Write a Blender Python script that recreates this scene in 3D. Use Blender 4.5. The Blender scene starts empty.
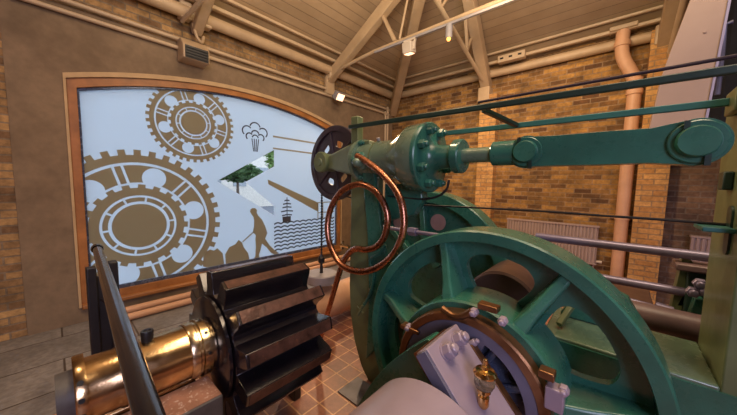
import bpy, bmesh, math, random
from math import sin, cos, pi, radians, hypot, atan2
from mathutils import Vector, Matrix
from mathutils.geometry import tessellate_polygon
random.seed(7)
SC = bpy.context.scene
COL = SC.collection

# ------------------------------------------------------------------ camera (solved from the room's vanishing points)
F = 282.0; CX, CY = 368.5, 207.5
def _n(v): return v.normalized()
vx = _n(Vector((50-CX, -(177-CY), -F))); vy = _n(Vector((620-CX, -(188-CY), -F)))
m_ = _n(vx+vy); q_ = vy-vx; q_ = _n(q_-m_*q_.dot(m_))
AY = (m_+q_)/2**.5; AX = (q_-m_)/2**.5; AZ = AX.cross(AY)
R3 = Matrix((AX, AY, AZ))                       # world = R3 @ camera
CAM = Vector((0, 0, 1.6))
def at(u, v, ax, val):                          # the point of the plane (axis ax = val) seen at pixel u, v
    d = R3 @ Vector((u-CX, -(v-CY), -F)); t = (val-CAM[ax])/d[ax]
    return CAM+d*t
cam = bpy.data.cameras.new('camera'); cam.sensor_width = 36; cam.lens = F/737*36; cam.clip_start = .02
co = bpy.data.objects.new('camera', cam); COL.objects.link(co)
co.matrix_world = Matrix.Translation(CAM) @ R3.to_4x4()
SC.camera = co

# ------------------------------------------------------------------ materials
def nt(name):
    m = bpy.data.materials.new(name); m.use_nodes = True
    n = m.node_tree; b = n.nodes['Principled BSDF']
    return m, n, b
def coords(n, scale=(1, 1, 1), kind='Object', rot=(0, 0, 0)):
    t = n.nodes.new('ShaderNodeTexCoord'); mp = n.nodes.new('ShaderNodeMapping')
    mp.inputs['Scale'].default_value = scale; mp.inputs['Rotation'].default_value = rot
    n.links.new(t.outputs[kind], mp.inputs[0]); return mp.outputs[0]
def noise(n, vec, scale, detail=4, rough=.6):
    t = n.nodes.new('ShaderNodeTexNoise'); t.inputs['Scale'].default_value = scale
    t.inputs['Detail'].default_value = detail; t.inputs['Roughness'].default_value = rough
    n.links.new(vec, t.inputs['Vector']); return t.outputs['Fac']
def ramp(n, fac, stops):
    r = n.nodes.new('ShaderNodeValToRGB'); e = r.color_ramp.elements
    while len(e) < len(stops): e.new(.5)
    for i, (p, c) in enumerate(stops):
        e[i].position = p; e[i].color = (*c, 1) if len(c) == 3 else c
    n.links.new(fac, r.inputs[0]); return r.outputs[0]
def mixc(n, fac, a, b, mode='MIX'):
    x = n.nodes.new('ShaderNodeMix'); x.data_type = 'RGBA'; x.blend_type = mode
    for s, v in ((0, fac), (6, a), (7, b)):
        if hasattr(v, 'default_value') and hasattr(v, 'links') : n.links.new(v, x.inputs[s])
        elif s == 0: x.inputs[0].default_value = v
        else: x.inputs[s].default_value = (*v, 1)
    return x.outputs[2]
def bump(n, b, h, strength=.2, dist=.01):
    t = n.nodes.new('ShaderNodeBump'); t.inputs['Strength'].default_value = strength; t.inputs['Distance'].default_value = dist
    n.links.new(h, t.inputs['Height']); n.links.new(t.outputs[0], b.inputs['Normal'])
def paint(name, c, rough=.35, metal=0., var=.22, scale=6, bmp=.08, chip=None, coat=0.):
    m, n, b = nt(name); v = coords(n)
    f = noise(n, v, scale)
    lo = tuple(x*(1-var) for x in c); hi = tuple(min(1, x*(1+var)) for x in c)
    col = ramp(n, f, [(.3, lo), (.7, hi)])
    if chip:
        g = noise(n, v, 38, 6, .7); g2 = ramp(n, g, [(chip[1], (0, 0, 0)), (chip[1]+.05, (1, 1, 1))])
        col = mixc(n, g2, col, chip[0])
    n.links.new(col, b.inputs['Base Color'])
    b.inputs['Roughness'].default_value = rough; b.inputs['Metallic'].default_value = metal
    b.inputs['Coat Weight'].default_value = coat; b.inputs['Coat Roughness'].default_value = .15
    rr = n.nodes.new('ShaderNodeMapRange'); rr.inputs[3].default_value = max(.03, rough-.1); rr.inputs[4].default_value = min(1, rough+.12)
    n.links.new(noise(n, v, scale*3), rr.inputs[0]); n.links.new(rr.outputs[0], b.inputs['Roughness'])
    if bmp: bump(n, b, noise(n, v, 30, 5), bmp, .01)
    return m
def emit(name, c, s):
    m, n, b = nt(name); b.inputs['Emission Color'].default_value = (*c, 1); b.inputs['Emission Strength'].default_value = s
    b.inputs['Base Color'].default_value = (*c, 1); return m
def brickmat(name, axes, c1, c2, mortar, bw=.225, rh=.075, ms=.008, off=.5, var=True, rough=.85, bmp=.5, dark=.45):
    m, n, b = nt(name)
    g = n.nodes.new('ShaderNodeNewGeometry'); s = n.nodes.new('ShaderNodeSeparateXYZ'); k = n.nodes.new('ShaderNodeCombineXYZ')
    n.links.new(g.outputs['Position'], s.inputs[0])
    n.links.new(s.outputs[axes[0]], k.inputs[0]); n.links.new(s.outputs[axes[1]], k.inputs[1])
    t = n.nodes.new('ShaderNodeTexBrick'); t.offset = off; t.inputs['Scale'].default_value = 1
    t.inputs['Brick Width'].default_value = bw; t.inputs['Row Height'].default_value = rh
    t.inputs['Mortar Size'].default_value = ms; t.inputs['Mortar Smooth'].default_value = .2; t.inputs['Bias'].default_value = 0
    t.inputs['Color1'].default_value = (*c1, 1); t.inputs['Color2'].default_value = (*c2, 1); t.inputs['Mortar'].default_value = (*mortar, 1)
    n.links.new(k.outputs[0], t.inputs['Vector'])
    f = noise(n, k.outputs[0], 3.2, 5); f2 = noise(n, k.outputs[0], 23, 5)
    col = mixc(n, 1., t.outputs['Color'], ramp(n, f, [(.3, (dark,)*3), (.65, (1.15,)*3)]), 'MULTIPLY')
    col = mixc(n, 1., col, ramp(n, f2, [(.3, (.7,)*3), (.7, (1.2,)*3)]), 'MULTIPLY')
    n.links.new(col, b.inputs['Base Color']); b.inputs['Roughness'].default_value = rough
    inv = n.nodes.new('ShaderNodeMath'); inv.operation = 'SUBTRACT'; inv.inputs[0].default_value = 1
    n.links.new(t.outputs['Fac'], inv.inputs[1])
    ad = n.nodes.new('ShaderNodeMath'); n.links.new(inv.outputs[0], ad.inputs[0])
    mu = n.nodes.new('ShaderNodeMath'); mu.operation = 'MULTIPLY'; mu.inputs[1].default_value = .5
    n.links.new(f2, mu.inputs[0]); n.links.new(mu.outputs[0], ad.inputs[1])
    bump(n, b, ad.outputs[0], bmp, .012)
    return m
M = {}
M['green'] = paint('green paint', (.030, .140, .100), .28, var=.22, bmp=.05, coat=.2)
M['green_pale'] = paint('pale green paint', (.12, .195, .13), .25, var=.2, bmp=.05, coat=.5)
M['olive'] = paint('green paint in warm light', (.125, .165, .075), .40, var=.3, scale=3, bmp=.05, coat=.15)  # the green paint again, with warm light mixed into its colour
M['darkgreen'] = paint('dark green paint', (.014, .04, .03), .4, var=.2)
M['band'] = paint('sea green paint', (.03, .15, .135), .45, var=.15)
M['lilac'] = paint('grey lilac machine paint', (.34, .28, .345), .33, metal=.1, var=.08, bmp=.02, coat=.2)
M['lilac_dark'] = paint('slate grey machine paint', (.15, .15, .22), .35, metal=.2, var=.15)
M['steel'] = paint('polished steel', (.23, .205, .31), .32, metal=.3, var=.1, scale=3, bmp=0)
M['bluesteel'] = paint('blued steel', (.13, .16, .25), .25, metal=.6, var=.2)
M['iron'] = paint('black oiled iron', (.016, .013, .017), .2, metal=.3, var=.4, scale=9, bmp=.12, chip=((.07, .028, .02), .64), coat=.7)
M['iron_rust'] = paint('worn rusty iron', (.085, .040, .03), .33, metal=.3, var=.55, scale=14, bmp=.3, chip=((.2, .08, .045), .62))
M['darksteel'] = paint('dark polished steel', (.06, .06, .075), .16, metal=.8, var=.25, scale=5, bmp=.03, chip=((.16, .09, .06), .66), coat=.4)
M['black'] = paint('black iron', (.012, .012, .015), .4, var=.3)
M['blackcloth'] = paint('black cloth', (.006, .006, .008), .9, var=.3)
M['purpleblack'] = paint('dark plum paint', (.035, .024, .035), .35, var=.2, coat=.3)
M['brass'] = paint('worn brass', (.50, .345, .18), .2, metal=1., var=.4, scale=5, bmp=.08)
M['brass_pale'] = paint('pale brass', (.62, .50, .32), .2, metal=1., var=.25, scale=7, bmp=.06)
M['bronze'] = paint('brown bronze', (.22, .11, .05), .32, metal=.8, var=.35, scale=9, bmp=.1)
M['copper'] = paint('copper pipe', (.44, .20, .125), .27, metal=1., var=.3, scale=12, bmp=.03)
M['gold'] = paint('bright brass', (.72, .45, .17), .16, metal=1., var=.2, scale=20)
M['glassy'] = paint('oil glass', (.45, .38, .25), .08, metal=.1, var=.2); M['glassy'].node_tree.nodes['Principled BSDF'].inputs['Transmission Weight'].default_value = .7
M['pinkpaint'] = paint('salmon pipe paint', (.60, .34, .20), .5, var=.12, scale=4)
M['brownpipe'] = paint('brown lilac pipe paint', (.17, .115, .12), .4, var=.2, scale=4)
M['cream'] = paint('cream gloss timber paint', (.46, .33, .20), .45, var=.14, scale=3, bmp=.05)
M['creamlight'] = paint('pale cream paint', (.52, .39, .25), .45, var=.12, scale=3)
M['plasterwhite'] = paint('white enamel', (.52, .44, .36), .4, var=.08)
M['radiator'] = paint('beige radiator enamel', (.36, .27, .25), .4, var=.08)
M['panel'] = paint('pinkish beige panel paint', (.40, .29, .235), .6, var=.06, scale=2, bmp=.02)
M['paneledge'] = paint('lilac panel edge', (.35, .33, .5), .5, var=.06)
M['woodframe'] = paint('varnished wood', (.36, .15, .045), .38, var=.3, scale=4, bmp=.1)
M['trimcream'] = paint('cream reveal plaster', (.52, .36, .19), .7, var=.12)
M['stoneblock'] = paint('rusty cast block top', (.30, .155, .11), .5, metal=.2, var=.35, scale=10, bmp=.25, chip=((.55, .42, .38), .56))
M['blockside'] = paint('grey cast iron', (.10, .095, .095), .5, metal=.2, var=.25, scale=10, bmp=.2)
M['lamp'] = emit('lamp glow', (1., .55, .32), 2.6)
M['bulb'] = emit('bulb glow', (1., .42, .08), 3.5)
M['greypaint'] = paint('grey enamel', (.28, .26, .27), .45, var=.1)
M['plate'] = paint('galvanised floor plate', (.17, .16, .175), .5, metal=.3, var=.25, scale=9)

# plaster
m, n, b = nt('brown plaster'); v = coords(n)
f = noise(n, v, 1.3, 6, .62); f2 = noise(n, v, 9, 6, .6)
c = ramp(n, f, [(.3, (.17, .115, .066)), (.7, (.27, .19, .115))])
c = mixc(n, 1., c, ramp(n, f2, [(.3, (.82,)*3), (.7, (1.12,)*3)]), 'MULTIPLY')
n.links.new(c, b.inputs['Base Color']); b.inputs['Roughness'].default_value = .8; bump(n, b, f2, .15, .02); M['plaster'] = m
M['brickR'] = brickmat('yellow stock brick (long wall)', (0, 2), (.47, .245, .06), (.12, .052, .018), (.30, .19, .10), dark=.42)
M['brickL'] = brickmat('yellow stock brick (window wall)', (1, 2), (.52, .31, .12), (.22, .12, .055), (.26, .19, .12))
M['brickLit'] = brickmat('brick in lit orange tone', (0, 2), (.60, .33, .11), (.46, .22, .065), (.32, .2, .1), dark=.8)  # light falling on the pier fronts is put into this brick colour
M['brickS'] = brickmat('dark brick return', (1, 2), (.30, .15, .05), (.2, .09, .03), (.15, .1, .06))
M['slab'] = brickmat('stone paving slabs', (1, 0), (.235, .22, .215), (.185, .172, .168), (.06, .045, .038), bw=1.05, rh=.51, ms=.008, rough=.5, bmp=.25, dark=.7)
M['tile'] = brickmat('red quarry tiles', (0, 1), (.40, .17, .10), (.29, .125, .09), (.72, .42, .22), bw=.152, rh=.152, ms=.006, off=0, rough=.42, bmp=.3, dark=.7)
def boards(name, ax):
    m, n, b = nt(name)
    g = n.nodes.new('ShaderNodeNewGeometry'); s = n.nodes.new('ShaderNodeSeparateXYZ')
    n.links.new(g.outputs['Position'], s.inputs[0])
    mu = n.nodes.new('ShaderNodeMath'); mu.operation = 'MULTIPLY'; mu.inputs[1].default_value = 1/.115
    n.links.new(s.outputs[ax], mu.inputs[0])
    fr = n.nodes.new('ShaderNodeMath'); fr.operation = 'FRACT'; n.links.new(mu.outputs[0], fr.inputs[0])
    fl = n.nodes.new('ShaderNodeMath'); fl.operation = 'FLOOR'; n.links.new(mu.outputs[0], fl.inputs[0])
    wn = n.nodes.new('ShaderNodeTexWhiteNoise'); wn.noise_dimensions = '1D'; n.links.new(fl.outputs[0], wn.inputs['W'])
    f = noise(n, coords(n, kind='Object'), 1.5, 5)
    base = ramp(n, f, [(.3, (.36, .25, .145)), (.7, (.47, .34, .21))])
    base = mixc(n, 1., base, ramp(n, wn.outputs['Value'], [(0, (.86,)*3), (1, (1.08,)*3)]), 'MULTIPLY')
    ln = ramp(n, fr.outputs[0], [(0, (.4,)*3), (.035, (.45,)*3), (.06, (1,)*3), (1, (1,)*3)])
    n.links.new(mixc(n, 1., base, ln, 'MULTIPLY'), b.inputs['Base Color']); b.inputs['Roughness'].default_value = .55
    bump(n, b, ln, .5, .01); return m
M['boardL'] = boards('painted ceiling boards along window wall', 0)
M['boardR'] = boards('painted ceiling boards along brick wall', 1)
M['boardTop'] = paint('painted ceiling', (.28, .2, .12), .6)
# frosted film / vinyl : thin translucent sheets
def film(name, c, wt, rough=.6):
    m, n, b = nt(name); out = n.nodes['Material Output']
    t = n.nodes.new('ShaderNodeBsdfTranslucent'); t.inputs[0].default_value = (*c, 1)
    d = n.nodes.new('ShaderNodeBsdfDiffuse'); d.inputs[0].default_value = (*c, 1)
    x = n.nodes.new('ShaderNodeMixShader'); x.inputs[0].default_value = wt
    n.links.new(d.outputs[0], x.inputs[1]); n.links.new(t.outputs[0], x.inputs[2]); n.links.new(x.outputs[0], out.inputs[0]); return m
M['film'] = film('frosted window film', (.82, .89, .94), .84)
M['vinyl'] = film('olive brown vinyl', (.52, .46, .32), .60)
M['vinyl_dark'] = film('dark grey vinyl', (.10, .10, .11), .3)
m, n, b = nt('clear glass'); out = n.nodes['Material Output']
t = n.nodes.new('ShaderNodeBsdfTransparent'); gl = n.nodes.new('ShaderNodeBsdfGlossy'); gl.inputs['Roughness'].default_value = .02
fr = n.nodes.new('ShaderNodeFresnel'); fr.inputs[0].default_value = 1.45
x = n.nodes.new('ShaderNodeMixShader'); n.links.new(fr.outputs[0], x.inputs[0]); n.links.new(t.outputs[0], x.inputs[1]); n.links.new(gl.outputs[0], x.inputs[2])
n.links.new(x.outputs[0], out.inputs[0]); M['glass'] = m
M['leaf'] = paint('leaves', (.16, .26, .07), .6, var=.6, scale=5, bmp=.3)
M['leaf2'] = paint('dark leaves', (.06, .12, .035), .6, var=.6, scale=5, bmp=.3)
M['bark'] = paint('bark', (.1, .07, .05), .8)
M['asphalt'] = paint('grey road', (.10, .11, .13), .8, var=.15)
M['house'] = paint('pale render', (.6, .55, .48), .8, var=.1)
M['housewin'] = paint('dark house window', (.26, .28, .30), .2)
M['drum'] = paint('dark brown drum paint', (.10, .055, .045), .4, var=.3)
M['pinkdisc'] = paint('pink bare disc', (.45, .28, .25), .5, var=.12)

# ------------------------------------------------------------------ mesh building
LOC = {}
def frame_of(d):
    d = d.normalized(); a = Vector((0, 0, 1)) if abs(d.z) < .9 else Vector((1, 0, 0))
    u = d.cross(a).normalized(); return u, d.cross(u).normalized(), d
class MB:
    def __init__(s): s.bm = bmesh.new()
    def box(s, a, b_, M4=None):
        x0, y0, z0 = a; x1, y1, z1 = b_
        v = [s.bm.verts.new((M4 @ Vector(p)) if M4 else p) for p in ((x0,y0,z0),(x1,y0,z0),(x1,y1,z0),(x0,y1,z0),(x0,y0,z1),(x1,y0,z1),(x1,y1,z1),(x0,y1,z1))]
        for f in ((0,3,2,1),(4,5,6,7),(0,1,5,4),(1,2,6,5),(2,3,7,6),(3,0,4,7)): s.bm.faces.new([v[i] for i in f])
        return s
    def bar(s, p0, p1, w, h, up=(0, 0, 1)):         # rectangular bar
        p0, p1 = Vector(p0), Vector(p1); d = (p1-p0); L = d.length; d.normalize()
        u = d.cross(Vector(up)).normalized(); k = u.cross(d).normalized()
        M4 = Matrix((u, d, k)).transposed().to_4x4(); M4.translation = p0
        return s.box((-w/2, 0, -h/2), (w/2, L, h/2), M4)
    def lathe(s, p0, axis, prof, seg=40, a0=0, a1=2*pi):   # prof: (distance along the axis, radius)
        u, w, d = frame_of(Vector(axis)); p0 = Vector(p0); full = abs(a1-a0-2*pi) < 1e-6
        rings = []
        for t, r in prof:
            if r < 1e-6: rings.append([s.bm.verts.new(p0+d*t)])
            else: rings.append([s.bm.verts.new(p0+d*t+(u*cos(a0+(a1-a0)*i/seg)+w*sin(a0+(a1-a0)*i/seg))*r) for i in range(seg if full else seg+1)])
        for A, B in zip(rings, rings[1:]):
            cnt = seg
            for i in range(cnt):
                j = (i+1) % len(A) if len(A) > 1 else 0; k = (i+1) % len(B) if len(B) > 1 else 0
                if len(A) > 1 and len(B) > 1: s.bm.faces.new((A[i], A[j], B[k], B[i]))
                elif len(A) > 1: s.bm.faces.new((A[i], A[j], B[0]))
                elif len(B) > 1: s.bm.faces.new((A[0], B[k], B[i]))
        return s
    def cyl(s, p0, p1, r, r1=None, seg=32):
        p0, p1 = Vector(p0), Vector(p1); L = (p1-p0).length; r1 = r if r1 is None else r1
        return s.lathe(p0, p1-p0, [(0, 0), (0, r), (L, r1), (L, 0)], seg)
    def tube(s, pts, r, seg=14, smooth=1, closed=False):
        P_ = [Vector(p) for p in pts]
        for _ in range(smooth):                      # Catmull-Rom resample
            Q = []
            for i in range(len(P_)-1):
                a = P_[max(i-1, 0)]; b1 = P_[i]; c1 = P_[i+1]; d1 = P_[min(i+2, len(P_)-1)]
                for t in (0, .25, .5, .75):
                    Q.append(.5*((2*b1)+(c1-a)*t+(2*a-5*b1+4*c1-d1)*t*t+(3*b1-a-3*c1+d1)*t**3))
            Q.append(P_[-1]); P_ = Q
        up = None; rings = []
        for i, p in enumerate(P_):
            d = (P_[min(i+1, len(P_)-1)]-P_[max(i-1, 0)]).normalized()
            if up is None: u = frame_of(d)[0]
            else:
                u = (up-d*up.dot(d)).normalized()
            up = u; w = d.cross(u)
            rings.append([s.bm.verts.new(p+(u*cos(2*pi*k/seg)+w*sin(2*pi*k/seg))*r) for k in range(seg)])
        for A, B in zip(rings, rings[1:]):
            for i in range(seg): s.bm.faces.new((A[i], A[(i+1)%seg], B[(i+1)%seg], B[i]))
        s.bm.faces.new(rings[0][::-1]); s.bm.faces.new(rings[-1]); return s
    def plate(s, loops, ax, c0, c1):                 # 2-D loops (first outer, then holes) extruded along axis ax
        def P3(a, b1, c1_): return {0: (c1_, a, b1), 1: (a, c1_, b1), 2: (a, b1, c1_)}[ax]
        tri = tessellate_polygon([[Vector((p[0], p[1], 0)) for p in L] for L in loops])
        flat = [p for L in loops for p in L]
        A = [s.bm.verts.new(P3(p[0], p[1], c0)) for p in flat]; B = [s.bm.verts.new(P3(p[0], p[1], c1)) for p in flat]
        for t in tri:
            if len(set(t)) < 3: continue
            try: s.bm.faces.new([A[i] for i in t]); s.bm.faces.new([B[i] for i in reversed(t)])
            except ValueError: pass
        o = 0
        for L in loops:
            k = len(L)
            for i in range(k):
                j = (i+1) % k
                try: s.bm.faces.new((A[o+i], A[o+j], B[o+j], B[o+i]))
                except ValueError: pass
            o += k
        return s
    def poly3(s, pts):                               # flat face
        s.bm.faces.new([s.bm.verts.new(p) for p in pts]); return s
    def clip(s, planes):
        for co_, no in planes:
            g = s.bm.verts[:]+s.bm.edges[:]+s.bm.faces[:]
            bmesh.ops.bisect_plane(s.bm, geom=g, plane_co=co_, plane_no=no, clear_outer=True)
        return s
    def build(s, name, mat, parent=None, bevel=0, seg=2, ang=35, label=None, recalc=True, **tg):
        bmesh.ops.remove_doubles(s.bm, verts=s.bm.verts, dist=1e-5)
        if recalc: bmesh.ops.recalc_face_normals(s.bm, faces=s.bm.faces)
        if parent is None:
            xs = [v.co for v in s.bm.verts]
            loc = Vector(((min(v.x for v in xs)+max(v.x for v in xs))/2, (min(v.y for v in xs)+max(v.y for v in xs))/2, min(v.z for v in xs)))
        else: loc = LOC[parent.name]
        for v in s.bm.verts: v.co -= loc
        me = bpy.data.meshes.new(name); s.bm.to_mesh(me); s.bm.free()
        me.materials.append(M[mat] if isinstance(mat, str) else mat)
        for p in me.polygons: p.use_smooth = True
        me.set_sharp_from_angle(angle=radians(ang))
        o = bpy.data.objects.new(name, me); COL.objects.link(o)
        if parent is None: o.location = loc
        else: o.parent = parent
        LOC[o.name] = loc
        if bevel:
            bv = o.modifiers.new('bevel', 'BEVEL'); bv.width = bevel; bv.segments = seg; bv.limit_method = 'ANGLE'; bv.angle_limit = radians(40)
        if label: o['label'] = label
        for k, v in tg.items(): o[k] = v
        return o
def thing(name, label, cat, loc, group=None):
    o = bpy.data.objects.new(name, None); o.empty_display_size = .05; COL.objects.link(o); o.location = loc
    LOC[o.name] = Vector(loc); o['label'] = label; o['category'] = cat
    if group: o['group'] = group
    return o
def one(mb, name, mat, label, cat, group=None, **k):
    o = mb.build(name, mat, None, label=label, **k); o['category'] = cat
    if group: o['group'] = group
    return o
def struct(mb, name, mat, parent=None, **k):
    o = mb.build(name, mat, parent, **k)
    if parent is None: o['kind'] = 'structure'
    return o
def arc(cx, cy, r, a0, a1, n=24):
    return [(cx+r*cos(radians(a0+(a1-a0)*i/n)), cy+r*sin(radians(a0+(a1-a0)*i/n))) for i in range(n+1)]
def circ(cx, cy, r, n=48, ry=None): return [(cx+r*cos(2*pi*i/n), cy+(ry or r)*sin(2*pi*i/n)) for i in range(n)]
def roundpoly(pts, r, n=5):                          # rounded corners
    out = []; k = len(pts)
    for i in range(k):
        a, p, c1 = Vector(pts[i-1]), Vector(pts[i]), Vector(pts[(i+1) % k])
        d0 = (a-p); d1 = (c1-p); rr = min(r, d0.length*.45, d1.length*.45)
        s0 = p+d0.normalized()*rr; s1 = p+d1.normalized()*rr
        for t in range(n+1):
            t /= n; out.append(tuple(s0*(1-t)**2+p*2*t*(1-t)+s1*t*t))
    return out

# ================================================================== SETTING
XL, YR = -4.35, 5.74
XB, YB, ZT = 3.6, -3.2, 6.05
SL = .58; ZE = 3.85
# floor
struct(MB().box((XL-.3, YB, -.12), (-2.75, YR+.3, 0)), 'floor', 'slab')
struct(MB().box((-2.75, YB, -.12), (XB, YR+.3, 0)), 'floor', 'tile')
# window opening: half-width 1.93 about y = 2.08, arch of sagitta .3
WY0, WY1, WZ0, WTOP, WYC = .16, 4.02, .17, 2.93, 2.09
def arch(y0, y1, zs, ztop, n=24):
    hw = (y1-y0)/2; sg = ztop-zs; Rr = (hw*hw+sg*sg)/(2*sg); yc = (y0+y1)/2; zc = ztop-Rr
    a = math.asin(hw/Rr)
    return [(yc+Rr*sin(a-2*a*i/n), zc+Rr*cos(a-2*a*i/n)) for i in range(n+1)]   # right to left
def wloop(o, zb, zs=2.62, top=2.93): return [(WY0+o, zb), (WY1-o, zb)]+arch(WY0+o, WY1-o, zs-o*1.0, top-o)
# left wall: plaster panel with the opening, brick beyond it at both sides and above
ZP = 3.34
wl = MB(); wl.plate([[(-.23, 0), (YR, 0), (YR, ZP), (-.23, ZP)], wloop(0, WZ0)], 0, XL-.35, XL)
struct(wl, 'wall_left', 'plaster')
struct(MB().box((XL-.35, YB, 0), (XL-.01, -.23, ZP)).box((XL-.35, YB, ZP), (XL-.04, YR+.3, 4.3)), 'wall_left', 'brickL')
struct(MB().box((XL-.3, YR, 0), (XB+.3, YR+.3, 4.3)), 'wall_right', 'brickR')
# pilasters on the brick wall
pl = at(474, 220, 1, YR-.2).x; pr = at(490, 220, 1, YR-.2).x
struct(MB().box((pl, YR-.2, 0), (pr, YR, 3.3)), 'wall_right', 'brickLit')
p2l = at(629, 260, 1, YR-.3).x; p2r = at(660, 260, 1, YR-.3).x
struct(MB().box((p2l, YR-.3, 0), (p2r, YR, 3.7)), 'wall_right', 'brickLit')
struct(MB().box((p2r, YR-.12, 0), (XB, YR, 3.3)), 'wall_right', M.setdefault('brickShade', brickmat('brick in shaded brown grey', (0, 2), (.24, .14, .075), (.12, .07, .05), (.2, .15, .11))))  # same wall past the pier, its dimmer light put into the colour
struct(MB().box((XB, YB, 0), (XB+.3, YR+.3, ZT)), 'wall_back', 'plaster')
struct(MB().box((XL-.3, YB-.3, 0), (XB+.3, YB, ZT)), 'wall_front', 'plaster')
# ceiling: two boarded slopes meeting at a hip, and a flat top
tx = XL+(ZT-ZE)/SL; ty = YR-(ZT-ZE)/SL
def slab(pts, nrm, t=.1):
    m1 = MB(); a = [m1.bm.verts.new(p) for p in pts]; b1 = [m1.bm.verts.new(Vector(p)+Vector(nrm)*t) for p in pts]
    m1.bm.faces.new(a); m1.bm.faces.new(b1[::-1]); k = len(pts)
    for i in range(k): m1.bm.faces.new((a[i], a[(i+1)%k], b1[(i+1)%k], b1[i]))
    return m1
struct(slab([(XL-.1, YB, ZE-.058), (tx, YB, ZT), (tx, ty, ZT), (XL-.1, YR+.1, ZE-.058)], (0, 0, 1)), 'ceiling', 'boardL')
struct(slab([(XL-.1, YR+.1, ZE-.058), (tx, ty, ZT), (XB, ty, ZT), (XB, YR+.1, ZE-.058)], (0, 0, 1)), 'ceiling', 'boardR')
struct(slab([(tx, YB, ZT), (XB, YB, ZT), (XB, ty, ZT), (tx, ty, ZT)], (0, 0, 1)), 'ceiling', 'boardTop')
# cornice mouldings and flat soffit band below the boards
for k, (dx, dz, w, h) in enumerate(((.17, -.045, .07, .05), (.27, .02, .05, .04))):
    z = ZE+SL*dx+dz-.03
    struct(MB().box((XL+dx, YB, z-h), (XL+dx+w, YR-dx, z)), 'trim_%d' % (k+1), 'creamlight', bevel=.012)
    struct(MB().box((XL+dx, YR-dx-w, z-h), (XB, YR-dx, z)), 'trim_%d' % (k+3), 'creamlight', bevel=.012)

# window: cream reveal, wood frame, glass, film with an arrow cut out of it, vinyl pictures
win = bpy.data.objects.new('window_1', None); COL.objects.link(win); win.location = (XL, WYC, WZ0); LOC['window_1'] = Vector(win.location); win['kind'] = 'structure'
rv = MB(); rv.plate([[(WY0-.022, .17), (WY1+.022, .17)]+arch(WY0-.022, WY1+.022, 2.665, 2.985), wloop(0, .175)], 0, XL-.12, XL+.018); rv.build('reveal', 'trimcream', win, bevel=.006)
wf = MB(); wf.plate([wloop(.0, WZ0), wloop(.075, .285)], 0, XL-.12, XL-.005); wf.build('window_frame', 'woodframe', win, bevel=.01)
wf = MB(); wf.plate([wloop(.07, .28), wloop(.095, .33)], 0, XL-.10, XL-.04); wf.build('glazing_bead', 'bluesteel', win, bevel=.003)
wf = MB().box((XL-.06, WY0, .15), (XL+.05, WY1, .20)); wf.build('window_sill', 'woodframe', win, bevel=.012)
MB().plate([wloop(.08, .30)], 0, XL-.080, XL-.074).build('pane', 'glass', win)
GX = XL-.066
def g2(u, v): p = at(u, v, 0, GX); return (p.y, p.z)
ar = [g2(*p) for p in ((217, 181), (274, 150), (274, 166.5), (245.5, 182), (274, 206), (274, 215))]
fl = MB(); fl.plate([wloop(.085, .31), ar], 0, GX, GX-.0015); fl.build('frosted_film', 'film', win)
wl_ = wloop(.095, .332)
cps = []
for i in range(len(wl_)):
    a = Vector((0, *wl_[i])); b1 = Vector((0, *wl_[(i+1) % len(wl_)])); d = b1-a
    if d.length < 1e-5: continue
    cps.append((a, Vector((0, d.z, -d.y))))
V0, V1 = GX+.0015, GX+.003
def gear(cy, cz, Rg, n1, ns, rot, holes):
    m1 = MB()
    def toothed(r0, r1, nn, ph=0):
        L = []
        for i in range(nn):
            for a, r in ((0, r0), (.25, r0), (.27, r1), (.73, r1), (.75, r0)):
                t = 2*pi*(i+a)/nn+ph; L.append((cy+r*cos(t), cz+r*sin(t)))
        return L
    cc = lambda r, k=72: circ(cy, cz, r*Rg, k)
    m1.plate([toothed(.93*Rg, Rg, n1), cc(.835)], 0, V0, V1)
    m1.plate([toothed(.505*Rg, .55*Rg, 20, .1), cc(.405)], 0, V0, V1)
    m1.plate([cc(.29)], 0, V0, V1)
    for i in range(10):
        a = i*36+rot
        m1.plate([arc(cy, cz, .378*Rg, a, a+32, 8)+arc(cy, cz, .325*Rg, a+32, a, 8)], 0, V0, V1)
    st = 360/ns
    for i in range(ns):
        a = rot+i*st                               # spoke
        ca, sa = cos(radians(a)), sin(radians(a)); w = .032*Rg
        m1.plate([[(cy+ca*r*Rg-sa*w*s, cz+sa*r*Rg+ca*w*s) for r, s in ((.575, 1), (.80, 1), (.80, -1), (.575, -1))]], 0, V0, V1)
        gp = 4.3; b0, b1 = a+gp, a+st-gp; mid = a+st/2; ri = .575; hr = .135; hc = .655
        L = arc(cy, cz, .80*Rg, b0, b1, 14)
        al = math.degrees(math.acos((ri*ri+hc*hc-hr*hr)/(2*ri*hc)))
        L += arc(cy, cz, ri*Rg, b1-1.7, mid+al, 4)
        hx, hy = cy+hc*Rg*cos(radians(mid)), cz+hc*Rg*sin(radians(mid))
        be = math.degrees(atan2(ri*sin(radians(al)), ri*cos(radians(al))-hc))
        L += arc(hx, hy, hr*Rg, mid+be, mid-be, 18)[1:-1]
        L += arc(cy, cz, ri*Rg, mid-al, b0+1.7, 4)
        m1.plate([L], 0, V0, V1)
    return m1
gear(.72, 1.02, .93, 38, 6, 45, 0).clip(cps).build('vinyl_gear', 'vinyl', win, label='large olive brown gear picture')
gear(1.345, 2.37, .53, 38, 6, 47, 0).clip(cps).build('vinyl_gear', 'vinyl', win, label='smaller olive brown gear picture')
def ribbon(m1, pts, w):
    L, Rr = [], []
    for i, p in enumerate(pts):
        a = Vector(pts[max(i-1, 0)]); b1 = Vector(pts[min(i+1, len(pts)-1)]); d = (b1-a).normalized(); nn = Vector((-d.y, d.x))*w/2
        L.append(tuple(Vector(p)+nn)); Rr.append(tuple(Vector(p)-nn))
    m1.plate([L+Rr[::-1]], 0, V0, V1)
pf = MB()
for cu, cv, r, a0, a1 in ((257, 133, 0, 0, 0),):
    pass
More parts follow.
